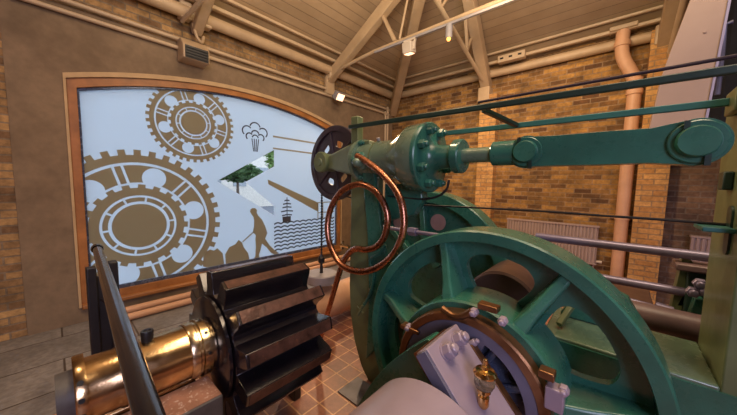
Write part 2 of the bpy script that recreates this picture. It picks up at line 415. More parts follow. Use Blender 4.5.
for (cy, cz, k) in ((2.215, 2.44, 1.), (2.215, 2.34, .72)):
    for (dx, dz, r, a0, a1) in ((-.13, -.06, .075, 40, 230), (0, 0, .085, 15, 165), (.13, -.06, .075, 140, -50)):
        ribbon(pf, arc(cy+dx*k, cz+dz*k, r*k, a0, a1, 12), .02)
ribbon(pf, arc(2.215, 2.28, .05, 10, 170, 8), .018)
for x0, x1 in ((-.055, -.03), (-.018, -.01), (.018, .01), (.055, .03)): ribbon(pf, [(2.215+x0, 2.27), (2.215+x1, 2.07)], .014)
pf.build('vinyl_steam_puff', 'vinyl_dark', win, label='dark grey steam puff symbol')
st = MB(); ribbon(st, [(2.525, 2.352), (3.6, 2.338)], .028); ribbon(st, [(2.523, 2.155), (3.8, 2.135)], .026)
st.plate([[(2.42, 1.63), (2.43, 1.55), (3.475, 1.02), (3.475, 1.2)]], 0, V0, V1)
ribbon(st, [(3.475, 1.2), (3.475, .87)], .02); ribbon(st, [(3.475, 1.2), (3.9, 1.2)], .02); ribbon(st, [(3.475, 1.0), (3.9, 1.0)], .02); ribbon(st, [(3.6, 1.2), (3.6, .87)], .02)
st.clip(cps).build('vinyl_pipe_picture', 'vinyl', win)
wv = MB()
for i in range(8):
    z = .87-i*.067; ribbon(wv, [(2.53+j*.0165, z+.011*abs(sin(j*pi/8))*2-.011) for j in range(0, 84)], .024)
wv.clip(cps).build('vinyl_waves', 'vinyl_dark', win, label='rows of dark wave lines')
sh = MB(); sh.plate([[(2.70, .88), (2.69, .98), (2.86, .98), (2.86, .88)]], 0, V0, V1); ribbon(sh, [(2.785, .97), (2.785, 1.32)], .014)
for z, w in ((1.0, .1), (1.07, .12), (1.14, .09), (1.2, .08), (1.26, .05)): ribbon(sh, [(2.785-w, z), (2.785, z+.012), (2.785+w, z)], .022)
sh.build('vinyl_ship', 'vinyl_dark', win, label='small sailing ship picture')
z4 = lambda L: [g2(210+a/4.154, 170+b1/4.154) for a, b1 in L]
mn = MB()
mn.plate([z4([(165,172),(168,163),(176,158),(187,158),(195,166),(193,178),(200,190),(215,205),(228,232),(238,262),(228,285),(245,310),(268,333),(286,345),(270,352),(252,343),(235,322),(215,305),(210,330),(203,352),(206,372),(178,374),(188,358),(190,320),(188,290),(190,270),(180,262),(178,255),(182,235),(183,210),(180,195),(172,185)])], 0, V0, V1)
ribbon(mn, z4([(182,256),(135,298)]), .02)
mn.plate([z4([(62,350),(80,320),(105,308),(118,290),(132,300),(140,322),(158,345),(165,378),(120,388),(66,398)])], 0, V0, V1)
mn.plate([z4([(-30,400),(-28,360),(-10,335),(0,330),(15,335),(30,325),(52,345),(60,398),(0,409)])], 0, V0, V1)
[setattr(v_.co, 'x', v_.co.x+.0025) for v_ in mn.bm.verts]
mn.clip(cps).build('vinyl_workman', 'vinyl', win, label='olive brown workman and coal heap silhouette')

# outside, seen through the clear arrow
struct(MB().box((-200, -60, -.4), (XL-.36, 160, -.3)), 'ground', 'asphalt')
one(MB().box((-9.6, 6.2, -.3), (-9.2, 16, .55)), 'low_wall', 'house', 'low pale wall beyond the clear arrow in the window', 'wall')
hs = thing('house', 'pale house behind the trees outside the window', 'building', (-22, 12, -.3))
MB().box((-24, 6, -.3), (-20, 13.5, 4.2)).build('wall', 'house', hs)
for i in range(4): MB().box((-20, 6.7+i*1.7, 1.2), (-19.96, 7.6+i*1.7, 2.6)).build('window', 'housewin', hs)
def foliage(c, r, mat, nme, lab, cat, n=500, trunk=None, grp=None):
    t = thing(nme, lab, cat, (c[0], c[1], -.3), grp); m1 = MB(); rnd = random.Random(len(nme)+int(c[1]*10))
    for i in range(n):
        d = Vector((rnd.gauss(0, 1), rnd.gauss(0, 1), rnd.gauss(0, 1))).normalized()*(rnd.random()**.4)
        p = Vector(c)+Vector((d.x*r[0], d.y*r[1], d.z*r[2]))
        if p.z < -.28: continue
        u, w, _ = frame_of(Vector((rnd.gauss(0, 1), rnd.gauss(0, 1), rnd.gauss(0, 1)))); s_ = .09+rnd.random()*.12
        m1.bm.faces.new([m1.bm.verts.new(p+k) for k in (u*s_, w*s_*.5, -u*s_, -w*s_*.5)])
    m1.build('foliage', mat, t, recalc=False)
    MB().cyl((c[0], c[1], -.3), (c[0], c[1], c[2]), .12 if trunk else .04, .05 if trunk else .02, 10).build('trunk', 'bark', t)
foliage((-11.5, 7.1, 2.9), (1.0, .8, 1.3), 'leaf', 'tree', 'round green tree outside at the top of the arrow', 'tree', 1500, True)
foliage((-17.0, 7.4, 2.1), (.8, 1.5, .6), 'leaf2', 'tree', 'dark leafy tree outside at the tip of the arrow', 'tree', 1200, True)
foliage((-11.6, 5.4, -.05), (.4, .9, .3), 'leaf2', 'shrub', 'low dark shrub outside below the middle of the arrow', 'shrub', 900)
foliage((-7.6, 4.1, -.05), (.3, .8, .4), 'leaf', 'shrub', 'bright green shrub outside at the foot of the arrow', 'shrub', 700)

# ================================================================== ROOF AND WALL FITTINGS
GRT = 'painted roof trusses'
tA = thing('roof_truss', 'cream timber truss with tie rod standing off the window wall', 'roof truss', (XL, 3.66, 3.5), GRT)
MB().bar((-4.40, 3.66, 3.53), (-.85, 3.66, 5.60), .13, .19).build('rafter', 'cream', tA, bevel=.012)
MB().tube([(-4.34, 3.66, 3.66), (-3.2, 3.66, 3.765)], .028, smooth=0).tube([(-3.2, 3.66, 3.765), (.3, 3.66, 3.80)], .028, smooth=0).build('tie_rod', 'cream', tA)
MB().bar((-3.016, 3.66, 4.26), (-2.765, 3.66, 3.80), .07, .045).build('strut', 'cream', tA, bevel=.008)
MB().tube([(-2.68, 3.66, 3.80), (-2.50, 3.66, 4.55)], .018, smooth=0).build('tie_rod', 'cream', tA)
MB().lathe((-4.25, 3.57, 3.62), (0, 1, 0), [(0, 0), (0, .075), (.18, .075), (.18, 0)], 24).build('rafter_shoe', 'creamlight', tA, bevel=.01)
MB().box((-4.345, 3.56, 3.28), (-4.27, 3.76, 3.60)).build('bracket', 'cream', tA, bevel=.01)
tC = thing('roof_truss', 'cream timber truss above the vented wall box', 'roof truss', (XL, 1.32, 3.5), GRT)
MB().bar((-4.34, 1.38, 3.56), (-.9, 1.38, 5.55), .12, .17).build('rafter', 'cream', tC, bevel=.012)
MB().tube([(-4.30, 1.22, 3.60), (-3.3, 1.30, 3.72), (.0, 1.3, 3.8)], .026, smooth=0).build('tie_rod', 'creamlight', tC)
MB().box((-4.345, 1.17, 3.62), (-4.20, 1.31, 3.82)).build('bracket', 'creamlight', tC, bevel=.02)
MB().box((-4.345, 1.42, 3.60), (-4.20, 1.54, 3.76)).build('bracket', 'creamlight', tC, bevel=.02)
MB().tube([(-4.26, 1.33, 3.6), (-4.24, 1.36, 3.45), (-4.25, 1.42, 3.40), (-4.3, 1.46, 3.5)], .02).build('shackle', 'cream', tC)
tB = thing('roof_truss', 'cream timber truss above the orange brick pilaster', 'roof truss', (-2.05, YR, 3.3), GRT)
MB().bar((-2.06, 5.70, 3.47), (-1.86, 3.3, 5.45), .17, .20).build('rafter', 'cream', tB, bevel=.012)
MB().tube([(-2.06, 5.66, 3.5), (-2.05, 3.4, 4.16)], .032, smooth=0).build('strut', 'creamlight', tB)
MB().bar((-2.05, 4.70, 3.82), (-2.03, 4.52, 4.28), .05, .05).bar((-2.05, 4.68, 3.82), (-2.05, 4.9, 4.15), .04, .04).build('strut', 'cream', tB, bevel=.008)
MB().tube([(-2.05, 3.75, 4.05), (-2.05, 3.5, 4.75)], .02, smooth=0).tube([(-2.05, 3.75, 4.05), (-2.05, 4.2, 4.6)], .02, smooth=0).build('tie_rod', 'cream', tB)
MB().box((-2.16, 5.52, 3.18), (-1.95, 5.74, 3.45)).build('bracket', 'cream', tB, bevel=.015)
one(MB().bar((-4.34, 5.73, 3.34), (-1.2, 2.59, 5.22), .17, .2), 'hip_rafter', 'cream', 'cream hip rafter rising from the corner of the two walls', 'beam', bevel=.015)
tD = thing('roof_truss', 'cream timber truss beside the big beige panel', 'roof truss', (.3, YR, 3.3), GRT)
MB().bar((.30, 5.70, 3.40), (.36, 3.9, 4.60), .16, .18).build('rafter', 'cream', tD, bevel=.012)
MB().tube([(.36, 5.62, 3.30), (.40, 4.2, 3.95)], .035, smooth=0).build('strut', 'creamlight', tD)
MB().box((.20, 5.42, 3.5), (.42, 5.44+.2, 3.75)).build('bracket', 'cream', tD, bevel=.015)
# eaves pipes
one(MB().tube([(XL+.11, YB+.02, 3.70), (XL+.11, YR-.02, 3.70)], .078, 20, 0), 'eaves_pipe', 'cream', 'fat cream pipe under the eaves above the window', 'pipe')
one(MB().tube([(XL+.2, YR-.09, 3.70), (.27, YR-.09, 3.70)], .07, 20, 0), 'eaves_pipe', 'cream', 'fat cream pipe under the eaves of the brick wall', 'pipe')
# conduits
for z, dx, lab in ((3.375, 0, 'upper thin cream conduit above the window, bending down by the corner'), (3.265, .07, 'lower thin cream conduit above the window, bending down by the corner')):
    ye = 5.50-dx*1.2
    one(MB().tube([(XL+.035, YB+.05, z), (XL+.035, 2, z), (XL+.035, ye-.12, z), (XL+.035, ye-.035, z-.03), (XL+.035, ye, z-.12), (XL+.035, ye, 1.2)], .024, 12, 1), 'conduit', 'creamlight', lab, 'pipe', 'conduits on the window wall')
# vented box
h = thing('ventilation_box', 'beige box with black louvres on the conduits above the window', 'ventilation box', (-4.2, 1.34, 3.2))
MB().plate([[(-4.345, 3.10), (-4.10, 3.10), (-4.10, 3.26), (-4.20, 3.36), (-4.345, 3.36)]], 1, 1.16, 1.46).build('body', 'cream', h, bevel=.012)
g = MB().box((-4.10, 1.18, 3.105), (-4.085, 1.44, 3.25))
for i in range(4): g.box((-4.085, 1.185, 3.12+i*.033), (-4.07, 1.435, 3.128+i*.033))
g.build('grille', 'black', h)
# floodlight on the wall
fl_ = thing('floodlight', 'lit square floodlight on the wall above the window end', 'lamp', (-4.2, 3.72, 3.15))
ML = Matrix.Translation((-4.12, 3.74, 3.235)) @ Matrix.Rotation(radians(35), 4, 'Y')
MB().box((-.06, -.10, -.075), (.045, .10, .075), ML).build('housing', 'greypaint', fl_, bevel=.01)
MB().box((.046, -.08, -.06), (.052, .08, .06), ML).build('lens', 'lamp', fl_)
MB().bar((-4.34, 3.72, 3.3), (-4.14, 3.73, 3.25), .04, .03).build('bracket', 'greypaint', fl_)
# lighting track and lamps
one(MB().box((-3.15, 3.61, 3.708), (.3, 3.645, 3.74)), 'lighting_track', 'greypaint', 'thin grey lighting track fixed under the tie rod', 'lighting track', bevel=.004)
s1 = thing('spotlight', 'square white spotlight with a glowing pink face hanging from the track', 'lamp', (-2.46, 3.62, 3.48))
ML = Matrix.Translation((-2.46, 3.60, 3.58)) @ Matrix.Rotation(radians(12), 4, 'X')
MB().box((-.075, -.07, -.07), (.075, .07, .08), ML).build('housing', 'plasterwhite', s1, bevel=.01)
MB().box((-.055, -.052, -.078), (.055, .052, -.071), ML).build('lens', 'lamp', s1)
MB().bar((-2.46-.085, 3.60, 3.55), (-2.46-.085, 3.62, 3.71), .02, .03, (1, 0, 0)).bar((-2.46+.085, 3.60, 3.55), (-2.46+.085, 3.62, 3.71), .02, .03, (1, 0, 0)).box((-2.56, 3.6, 3.69), (-2.36, 3.65, 3.715)).build('yoke', 'plasterwhite', s1)
s2 = thing('spotlight', 'slim grey cylinder spotlight with an orange glowing bulb', 'lamp', (-1.84, 3.62, 3.5))
MB().lathe((-1.845, 3.62, 3.708), (0, 0, -1), [(0, 0), (0, .045), (.17, .045), (.17, .035), (.13, .03), (.13, 0)], 24).build('housing', 'greypaint', s2)
MB().lathe((-1.845, 3.62, 3.57), (0, 0, -1), [(0, .012), (.02, .022), (.04, .026), (.06, .018), (.068, 0)], 16).build('bulb', 'bulb', s2)
# junction box, pipe, socket, radiators
jb = thing('junction_box', 'long cream box with three openings above the eaves pipe', 'junction box', (-1.6, 5.6, 3.8))
MB().box((-1.80, 5.42, 3.78), (-1.36, 5.54, 3.90)).build('body', 'creamlight', jb, bevel=.012)
for i in range(3): MB().box((-1.755+i*.145, 5.412, 3.83), (-1.70+i*.145, 5.421, 3.856)).build('opening', 'black', jb)
dp = thing('soil_pipe', 'salmon painted soil pipe with a double bend running down the brick wall', 'pipe', (.03, 5.6, 0))
e1, e2 = at(622, 47, 1, 5.58), at(648, 78, 1, 5.60)
MB().tube([(e1.x, 5.56, 3.84), (e1.x, 5.56, 3.62), (e1.x+.03, 5.57, 3.45), (.02, 5.6, 3.2), (.055, 5.61, 3.05), (.055, 5.61, 2.9), (.055, 5.61, 0)], .080, 24, 2).build('pipe', 'pinkpaint', dp)
for z in (2.93, 3.62): MB().lathe((.055 if z < 3.2 else e1.x, 5.61 if z < 3.2 else 5.56, z), (0, 0, 1), [(0, .08), (0, .094), (.07, .094), (.07, .08)], 24).build('collar', 'pinkpaint', dp, bevel=.006)
MB().box((-.09, 5.70, 1.14), (.20, 5.74, 1.18)).lathe((.055, 5.61, 1.13), (0, 0, 1), [(0, .08), (0, .09), (.06, .09), (.06, .08)], 24).build('bracket', 'pinkpaint', dp)
MB().box((e1.x-.15, 5.47, 3.84), (e1.x+.15, 5.72, 3.90)).build('hood', 'cream', dp, bevel=.01)
one(MB().box((.22, 5.69, 1.36), (.30, 5.74, 1.45)), 'wall_socket', 'plasterwhite', 'small white socket box on the bricks beside the salmon pipe', 'socket', bevel=.008)
def radiator(x0, x1, z0, z1, y, lab):
    t = thing('radiator', lab, 'radiator', ((x0+x1)/2, y, z0-.15))
    m1 = MB(); nn = int((x1-x0)/.045)
    loop = []
    for i in range(nn):
        a = x0+i*(x1-x0)/nn; w = (x1-x0)/nn
        loop += [(a, 0), (a+w*.55, 0), (a+w*.68, .018), (a+w*.9, .018)]
    loop = loop+[(x1, .07), (x0, .07)]
    m1.plate([[(p[0], y+p[1]) for p in loop]], 2, z0, z1); m1.build('panel', 'radiator', t)
    MB().box((x0-.01, y-.008, z1-.01), (x1+.01, y+.09, z1+.018)).build('casing', 'radiator', t, bevel=.005)
    MB().box((x0-.01, y-.004, z0-.012), (x1+.01, y+.075, z0+.01)).build('casing', 'radiator', t, bevel=.005)
    MB().tube([(x1-.03, y+.04, z0), (x1-.03, y+.04, 0)], .012, 10, 0).build('pipe', 'radiator', t)
    MB().tube([(x0+.05, y+.04, z0), (x0+.05, y+.04, 0)], .012, 10, 0).build('pipe', 'radiator', t)
    MB().lathe((x1+.0, y+.04, z0+.04), (1, 0, 0), [(0, 0), (0, .02), (.07, .024), (.07, 0)], 16).build('valve', 'plasterwhite', t)
radiator(-1.52, -.20, .40, .985, 5.60, 'wide beige ribbed radiator on the brick wall left of the salmon pipe')
radiator(.74, 1.5, .40, .985, 5.50, 'second beige radiator partly hidden behind the right green upright')
# big panel and black curtain, top right
pn = thing('hanging_panel', 'large pinkish beige panel hanging in front of the brick pier', 'panel', (.35, 3.6, 1.75))
pp = [(.153, 1.94), (.157, 2.124), (.205, 2.60), (.24, 2.78), (.322, 3.162), (.44, 3.7), (.56, 3.7), (.47, 1.94)]
MB().plate([pp], 1, 3.62, 3.80).build('board', 'panel', pn, bevel=.004)
MB().plate([[(.47, 1.94), (.56, 3.7), (.575, 3.7), (.484, 1.94)]], 1, 3.60, 3.81).build('edge_strip', 'paneledge', pn)
q = at(705, 32, 1, 3.62); MB().lathe((q.x, 3.62, q.z), (0, -1, 0), [(0, 0), (0, .011), (.006, .010), (.010, 0)], 16).build('bolt', 'panel', pn)
MB().bar((.40, 3.7, 3.68), (.40, 3.7, 5.1), .04, .04, (1, 0, 0)).build('hanger', 'cream', pn)
cu = thing('black_screen', 'black folded screen beside the hanging beige panel', 'screen', (1.4, 4.1, 1.6))
cl = []
for i in range(30): cl.append((.50+i*.07, 4.1+.03*sin(i*1.9)))
MB().plate([cl+[(p[0], p[1]+.03) for p in cl[::-1]]], 2, 1.99, 5.0).build('cloth', 'blackcloth', cu)
q1, q2 = at(724, 25, 1, 3.95), at(722, 50, 1, 3.95)
MB().tube([tuple(at(733, 22, 1, 3.95)), tuple(q1), tuple(q2), tuple(at(717, 95, 1, 3.95))], .02, 10, 0).tube([tuple(at(713, 76, 1, 3.9)), tuple(at(722, 70, 1, 3.9)), tuple(at(737, 72, 1, 3.9))], .014, 8, 1).build('frame_tube', 'lilac_dark', cu)
# pipes along the foot of the window wall
for (x, z, r, lab) in ((-4.17, .075, .042, 'upper pinkish heating pipe along the foot of the window wall'), (-4.03, .045, .040, 'lower pinkish heating pipe along the foot of the window wall')):
    one(MB().tube([(x, .48, z), (x, 5.3, z)], r, 16, 0), 'heating_pipe', 'pinkpaint', lab, 'pipe', 'heating pipes below the window')

# ================================================================== THE ENGINE
X0, Z0 = -.477, .669
# --- big wheel
wh = thing('flywheel', 'big green spoked wheel in front with seven rounded openings', 'wheel', (X0, 1.5, 0))
rim = MB(); rim.lathe((X0, 1.385, Z0), (0, 1, 0), [(0, .652), (0, .700), (.008, .708), (.205, .708), (.215, .700), (.215, .652), (.13, .640), (0, .652)], 128); rim.build('rim', 'green', wh, ang=30)
NR = 7; A0 = 110.
holes = []
for i in range(NR):
    a = A0+(i+.5)*360/NR
    def pp_(r, d): return (X0+r*cos(radians(a+d)), Z0+r*sin(radians(a+d)))
    o = [pp_(.355, -13), pp_(.355, 0), pp_(.355, 13), pp_(.44, 18), pp_(.53, 19), pp_(.575, 12), pp_(.583, 0), pp_(.575, -12), pp_(.53, -19), pp_(.44, -18)]
    holes.append(roundpoly(o, .05, 4))
web = MB(); web.plate([circ(X0, Z0, .655, 128)]+holes, 1, 1.475, 1.515); web.build('web', 'green', wh, bevel=.010, seg=2, ang=40)
for i in range(NR):
    a = radians(A0+i*360/NR); ca, sa = cos(a), sin(a)
    r_ = MB()
    prof = [(.36, 1.275), (.46, 1.325), (.60, 1.385), (.66, 1.395), (.66, 1.49), (.36, 1.49)]
    for s in (0,):
        A, B = [], []
        for r, y in prof:
            w = .024+(.014 if r < .4 else 0)
            A.append(r_.bm.verts.new((X0+ca*r-sa*w, y, Z0+sa*r+ca*w))); B.append(r_.bm.verts.new((X0+ca*r+sa*w, y, Z0+sa*r-ca*w)))
        r_.bm.faces.new(A); r_.bm.faces.new(B[::-1])
        for k in range(len(A)): r_.bm.faces.new((A[k], A[(k+1)%len(A)], B[(k+1)%len(A)], B[k]))
    r_.build('spoke', 'green', wh, bevel=.012, seg=3)
MB().lathe((X0, 1.262, Z0), (0, 1, 0), [(0, .345), (0, .378), (.010, .386), (.24, .392), (.24, .345), (0, .345)], 96).build('hub', 'green', wh)
MB().lathe((X0, 1.20, Z0), (0, 1, 0), [(0, .312), (0, .344), (.008, .352), (.07, .352), (.07, .312), (0, .312)], 96).build('bearing_ring', 'bronze', wh, label='brown bronze ring round the hub')
# crank disc in the middle
ck = thing('crank', 'lilac grey crank shaft with a bolted strap across its end', 'crank', (X0, 1.1, 0))
def cres(r0, r1, a0, a1): return arc(X0, Z0, r1, a0, a1, 20)+arc(X0, Z0, r0, a1, a0, 20)
MB().plate([circ(X0, Z0, .310, 72), cres(.165, .262, -20, 70)], 1, 1.205, 1.245).build('disc', 'lilac_dark', ck, bevel=.006, label='slate grey disc with a crescent opening')
MB().lathe((X0, 1.26, Z0), (0, 1, 0), [(0, 0), (0, .309), (.03, .309), (.03, 0)], 64).build('back_disc', 'bluesteel', ck)
q = at(513, 383, 1, 1.25)
MB().lathe((X0, 1.255, Z0), (0, -1, 0), [(0, .0), (0, .16), (.045, .155), (.052, .14), (.052, 0)], 48).build('boss', 'bluesteel', ck)
for a_ in (60, 22):
    ca, sa = cos(radians(a_)), sin(radians(a_)); MB().tube([(X0+ca*.15, 1.245, Z0+sa*.15), (X0+ca*.27, 1.25, Z0+sa*.27)], .018, 12, 0).build('web_rib', 'bluesteel', ck)
q = at(513, 378, 1, 1.245); MB().lathe((q.x, 1.259, q.z), (0, -1, 0), [(0, .026), (.012, .026), (.012, .020), (.003, .018), (.003, 0)], 24).build('oil_hole', 'black', ck)
# green crank web
ow = [at(u, v, 1, 1.05) for u, v in ((357, 408), (370, 385), (390, 362), (410, 348), (430, 337))]
wp = [(p.x, p.z) for p in ow]+[(-.53, .90), (-.42, .74), (-.36, .6), (-.32, .42), (-.55, .2), (-.8, .12), (-.98, .16), (-1.03, .26)]
MB().plate([roundpoly(wp, .09, 4)], 1, 1.04, 1.13).build('crank_web', 'green', ck, bevel=.012, seg=3, label='green web plate behind the shaft')
MB().lathe((-.435, .86, .645), (0, -1, 0), [(0, 0), (0, .245), (.02, .262), (1.35, .262), (1.35, 0)], 72).build('shaft', 'lilac', ck, label='fat lilac grey shaft')
# strap block: its bolted face slopes, running back from the shaft end
d2 = Vector((.674, -.739)); n2 = Vector((.739, .674))
s0 = Vector((-.497, .990))
def sb(t, w): return tuple(s0+d2*t+n2*w)
MB().plate([[sb(0, -.058), sb(.46, -.058), sb(.46, 0), sb(0, 0)]], 1, .90, 1.16).build('strap', 'lilac', ck, bevel=.005)
MB().plate([[sb(.004, -.054), sb(.455, -.054), sb(.455, -.004), sb(.004, -.004)]], 1, .888, .8995).build('strap_shade', 'lilac_dark', ck, bevel=.003, label='dark shaded front edge of the strap')  # thin dark slab paints shade onto the strap's front face
MB().plate([[sb(-.004, -.075), sb(.40, -.075), sb(.40, -.0585), sb(-.004, -.0585)]], 1, .905, 1.15).build('shim', 'bronze', ck)
MB().plate([[sb(.10, -.05), sb(.46, -.05), sb(.46, .004), sb(.10, .004)]], 1, 1.1605, 1.198).build('strap_lip', 'bronze', ck, bevel=.004)
def hexnut(parent, p, ax, R_, H, stud=True, mat='lilac', nm='nut', rot=0):
    p = Vector(p); d = Vector(ax).normalized(); u, w, _ = frame_of(d)
    m1 = MB(); m1.lathe(p, d, [(0, 0), (0, R_), (H*.85, R_), (H, R_*.88), (H, 0)], 6)
    if stud: m1.lathe(p+d*H, d, [(0, R_*.62), (H*.35, R_*.6), (H*.5, R_*.45), (H*.55, 0)], 20)
    return m1.build(nm, mat, parent, bevel=.0025, ang=25)
NN = Vector((n2.x, 0, n2.y))
for (t, y_, R_) in ((.054, .99, .031), (.050, 1.095, .031)):
    q = s0+d2*t; q = Vector((q.x, y_, q.y))
    MB().lathe(q, NN, [(0, 0), (0, .035), (.006, .035), (.006, 0)], 24).build('washer', 'lilac', ck)
    hexnut(ck, q+NN*.006, NN, R_, .034)
q = s0+d2*.085; hexnut(ck, (q.x, 1.185, q.y-.02), NN, .017, .03, nm='bolt')

# oil cup on the strap
cxo, cyo, czo = -.317, 1.009, .792
oc = MB().lathe((cxo, cyo, czo), (0, 0, 1), [(0, 0), (0, .013), (.012, .020), (.045, .020), (.05, .014), (.06, .014), (.062, .024), (.075, .024), (.078, .03), (.082, .0)], 24).build('oil_cup', 'gold', ck, label='brass oil cup with a glass reservoir')
MB().lathe((cxo, cyo, czo+.08), (0, 0, 1), [(0, 0), (0, .030), (.012, .036), (.045, .036), (.05, .033), (.05, 0)], 28).build('reservoir', 'glassy', oc)
MB().lathe((cxo, cyo, czo+.128), (0, 0, 1), [(0, 0), (0, .040), (.006, .041), (.016, .032), (.02, .014), (.03, .012), (.034, .007), (.05, .009), (.058, .006), (.06, 0)], 28).build('lid', 'gold', oc)
# bronze lugs with bolts round the ring
for (u0, v0, u1, v1, y) in ((477, 305, 497, 315, 1.20), (538, 372, 554, 384, 1.18), (400, 326, 418, 336, 1.19)):
    a = at(u0, v0, 1, y); b1 = at(u1, v1, 1, y)
    MB().box((min(a.x, b1.x), y, min(a.z, b1.z)), (max(a.x, b1.x), y+.05, max(a.z, b1.z)+.01)).build('lug', 'bronze', wh, bevel=.005)
a = at(545, 386, 1, 1.18); b1 = at(557, 414, 1, 1.18)
MB().box((a.x, 1.18, b1.z), (a.x+.06, 1.235, a.z)).build('lug', 'lilac', wh, bevel=.005)
for (u, v) in ((473, 313), (502, 322), (563, 392), (408, 328)):
    q = at(u, v, 1, 1.2); hexnut(wh, (q.x, 1.225, q.z), (0, -1, 0), .020, .03, mat='lilac', nm='bolt')
q0, q1_ = at(443, 312, 1, 1.2), at(474, 318, 1, 1.2)
MB().tube([tuple(at(442, 308, 1, 1.2)), tuple(at(452, 315, 1, 1.2)), tuple(at(462, 316, 1, 1.2)), tuple(at(472, 311, 1, 1.2))], .016, 10).build('bearing_clip', 'bronze', wh)

# --- engine bed: side plate, base beam, upright
eb = thing('engine_frame', 'green cast engine frame behind the big wheel with the tall right upright', 'machine frame', (-.4, 1.9, 0))
E_ = [(-1.66, 2.13), (-1.585, 2.13), (-1.58, 1.93), (-1.46, 1.93), (-1.36, 1.70), (-1.36, 1.25), (-1.30, 1.05), (-1.15, .9), (-.95, .7), (-.8, .3), (-.8, 0), (-1.42, 0), (-1.50, .09), (-1.585, .28), (-1.635, .5), (-1.65, .75), (-1.645, 1.4)]
MB().plate([E_], 1, 1.635, 1.70).build('side_plate', 'olive', eb, bevel=.008, label='olive side plate, warm light in its green')
MB().plate([[(-1.50, 1.72), (-1.38, 1.70), (-1.28, 1.2), (-1.2, .95), (-1.28, .6), (-1.34, .3), (-1.42, .2), (-1.40, .7), (-1.43, 1.2)]], 1, 1.60, 1.634).build('side_rib', 'green', eb, bevel=.01)
MB().box((-.26, 1.75, 0), (.36, 2.2, .808)).build('base_beam', 'green_pale', eb, bevel=.008)
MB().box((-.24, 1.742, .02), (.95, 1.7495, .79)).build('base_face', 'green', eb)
MB().box((.36, 1.75, 0), (.42, 2.2, 2.02)).build('upright', 'olive', eb, bevel=.006, label='olive side of the tall upright, warm light in its green')  # warm light painted on the left face; the web keeps plain green
MB().box((.421, 1.75, 0), (.95, 1.80, 2.02)).box((.421, 2.15, 0), (.95, 2.2, 2.02)).build('upright_web', 'green', eb, bevel=.006)
sl = MB().plate([[(1.90+.035*cos(t), (1.50 if sin(t) > 0 else 1.36)+.035*sin(t)) for t in [i*pi/12 for i in range(24)]]], 0, .352, .3595)
sl.build('slot', 'darkgreen', eb)
MB().box((.27, 1.81, 1.425), (.3595, 2.0, 1.445)).build('shelf', 'band', eb, bevel=.004)
MB().box((.33, 1.93, 1.60), (.3595, 2.02, 1.68)).build('block', 'darkgreen', eb, bevel=.006)
MB().box((.33, 1.90, 1.93), (.3595, 2.06, 2.03)).build('block', 'olive', eb, bevel=.006)
MB().lathe((-.50, 1.80, .86), (0, 1, 0), [(0, 0), (0, .20), (.012, .215), (.40, .215), (.40, 0)], 64).build('drum', 'drum', eb, label='brown drum behind the wheel')
MB().plate([[(-.23, .81), (.16, .81), (.13, .9), (.08, .99), (-.02, 1.03), (-.12, .99), (-.18, .9)]], 1, 2.05, 2.18).build('bearing_block', 'green', eb, bevel=.02)
MB().bar((-.20, 1.85, .83), (-.12, 2.1, 1.0), .03, .03).build('stay', 'olive', eb, bevel=.005)
# small drain valve and S pipe on the side plate
sp = thing('drain_pipe', 'thin green S shaped pipe with a small tap on the side plate', 'pipe', (-1.35, 1.55, .3))
L = [tuple(at(300+a/4.15, 240+b1/4.15, 1, 1.59)) for a, b1 in ((355, 20), (330, 55), (298, 75), (290, 100), (305, 135), (300, 190), (280, 245), (250, 290))]
MB().tube(L, .013, 10).build('pipe', 'green', sp)
MB().tube([tuple(at(363, 305, 1, 1.575)), tuple(at(358, 315, 1, 1.575))], .012, 8, 0).tube([tuple(at(357, 306, 1, 1.57)), tuple(at(363, 313, 1, 1.57))], .006, 8, 0).build('tap', 'olive', sp)

# --- back wheel
BX, BZ, BR = -1.38, .738, .794
bw = thing('flywheel', 'second green wheel standing behind, pale discs on its web', 'wheel', (BX, 2.3, 0))
bwr = .90
MB().lathe((BX, 2.38, BZ), (0, 1, 0), [(0, .69), (0, .785), (.008, .794), (.17, .794), (.18, .785), (.18, .69), (0, .69)], 128, pi*.0, 2*pi).clip([(Vector((0, 0, .004)), Vector((0, 0, -1)))]).build('rim', 'green', bw)
MB().plate([circ(BX, BZ, .695, 96)], 1, 2.49, 2.53).clip([(Vector((0, 0, .004)), Vector((0, 0, -1)))]).build('web', 'green', bw)
for a in (140, 96, 40):
    ca, sa = cos(radians(a)), sin(radians(a))
    MB().bar((BX+ca*.1, 2.45, BZ+sa*.1), (BX+ca*.69, 2.45, BZ+sa*.69), .06, .08, (0, 1, 0)).build('spoke', 'green', bw, bevel=.01)
for (u, v, r) in ((437.8, 222.4, .08), (399, 222.8, .075)):
    q = at(u, v, 1, 2.48); MB().lathe((q.x, 2.489, q.z), (0, -1, 0), [(0, 0), (0, r), (.008, r), (.008, 0)], 40).build('disc', 'pinkdisc', bw, label='pale pink disc on the web')
q1_, q2_ = at(412, 231.5, 1, 2.12), at(440, 233.4, 1, 2.12)
vr = thing('valve_rod', 'short pinkish steel rod with a collar between the two wheels', 'rod', (q1_.x, 2.12, q1_.z-.05))
MB().tube([tuple(q1_-Vector((.5, 0, 0))), (q2_.x+.1, 2.12, q1_.z)], .018, 14, 0).build('rod', 'steel', vr)
MB().lathe((q1_.x-.03, 2.12, q1_.z), (1, 0, 0), [(0, 0), (0, .04), (.08, .04), (.08, 0)], 6).build('collar', 'steel', vr, bevel=.003)

